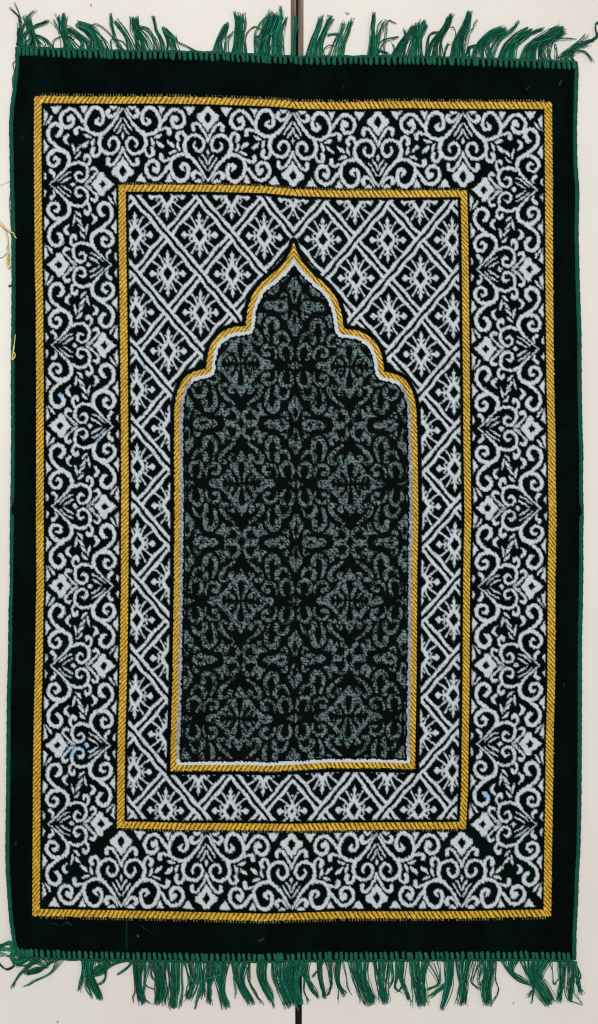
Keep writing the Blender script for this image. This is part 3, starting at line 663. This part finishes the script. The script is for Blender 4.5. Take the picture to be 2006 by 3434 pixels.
    tassel(off, 3130, root, path, n, 1.0, False)
# free strands that leave the corners rather than the hems
def strand(name, pts, r, m, n=1, jit=2.0, label=None, parent=rug, z=0.002):
    b = MB()
    for k in range(n):
        c = smooth([(p[0]+random.gauss(0, jit)*(n > 1), p[1]+random.gauss(0, jit)*(n > 1), z+random.random()*0.001*n**.5+(p[2] if len(p) > 2 else 0)) for p in pts], 6)
        b.tube([W(*p) for p in c], S*r, 5, random.choice((0, 1, 2)) if isinstance(m, list) else 0)
    return b.build(name, m, parent, label)
def q6(p): return [(x/Q, 3130+y/Q) for x, y in p]
strand('corner_tassel', q6([(110,130),(75,70),(20,85),(-10,125)]), 1.5, M_fr, 14, 4)
strand('corner_tassel', q6([(140,180),(90,130),(30,120),(-20,132)]), 1.5, M_fr, 12, 3)
strand('corner_tassel', q6([(150,200),(90,190),(40,155),(-20,150)]), 1.3, M_fr, 4, 4)
strand('corner_tassel', q6([(110,120),(90,180),(130,220),(200,190)]), 1.6, M_fr, 14, 5)
strand('corner_strand', q6([(150,180),(110,210),(95,245),(50,265),(10,245),(-12,215)]), 2.2, M_dark, 3, 1.5)
strand('corner_knot', [(58,150),(60,128),(64,108),(68,96),(72,104),(66,116)], 4.0, M_dark, 3, 2)
strand('corner_knot', [(1924,208),(1918,196),(1922,180),(1920,174)], 3.6, M_dark, 3, 1.2)
q5 = lambda p: [(1336+x/Q, y/Q) for x, y in p]
strand('corner_strand', q5([(1345,320),(1400,310),(1440,290),(1465,260),(1455,215),(1455,175),(1475,165)]), 1.8, M_fr, 5, 2)
strand('corner_strand', q5([(1180,425),(1280,370),(1340,330),(1390,318),(1440,300)]), 1.3, M_dark, 2, 1.5)
strand('loose_thread', [(50,205),(44,215),(47,240),(42,262),(43,290),(47,305)], 1.0, M_grey, 2, 1.0, 'grey thread beside the top left corner')
strand('loose_thread', [(37,615),(34,650),(31,680),(34,720),(37,765),(44,800)], 0.9, M_grey, 1, 0, 'grey thread along the left edge')
strand('loose_thread', [(-8,745),(12,762),(34,776),(46,782),(52,797)], 1.5, M_yel, 3, 1.6, 'yellow thread looped over the left edge', z=0.008)
strand('loose_thread', [(-6,735),(14,760),(26,800),(28,845),(22,880),(28,898),(37,885),(36,860)], 1.2, M_cream, 4, 1.8, 'cream thread tangle beside the left edge')
strand('loose_thread', [(32,850),(26,875),(28,895),(36,890),(42,878)], 1.2, M_yel, 3, 2, 'yellow thread tangle beside the left edge')
strand('loose_thread', [(52,1122),(49,1150),(45,1178),(51,1188),(46,1200),(40,1206),(44,1186),(48,1160)], 1.5, M_yel, 2, 1.2, 'yellow thread caught on the left binding', z=0.008)
strand('loose_thread', [(42,957),(36,957),(31,959)], 2.2, M_dark, 3, 1.2, 'short dark nub at the left edge')

# small things lying on the boards
def lone(name, label, cat, pts, r, m, n=1, jit=.5):
    o = strand(name, pts, r, m, n, jit, label, None, 0.0006); o['category'] = cat; return o
lone('hair', 'dark curved hair on the white board left of the rug', 'hair', [(-6,868),(10,862),(22,850),(27,836),(26,824),(23,832),(27,848),(34,862),(41,880)], 0.9, M_hair)
for lab, pts, r in [('small dark lint speck above the top left fringe', [(303,14),(306,18),(307,22)], 1.3),
                    ('tiny dark lint speck below the bottom left fringe', [(191,3430),(194,3426),(196,3427)], 1.4),
                    ('dark lint speck right of centre below the bottom fringe', [(1721,3362),(1724,3367)], 1.3)]:
    lone('lint', lab, 'lint', pts, r, M_hair)
lone('hair', 'faint hairline mark on the board at the upper left edge', 'hair', [(-6,621),(8,619),(20,613),(32,608)], 0.7, M_cream)  # thin cream strand standing in for a hairline mark in the board
lone('green_wisp', 'faint green fluff lying above the top fringe right of the joint', 'fluff', [(1156,44),(1164,42),(1172,46),(1160,50)], 0.8, M_fr[2])
print('verts', P.shape, 'objects', len(bpy.data.objects))
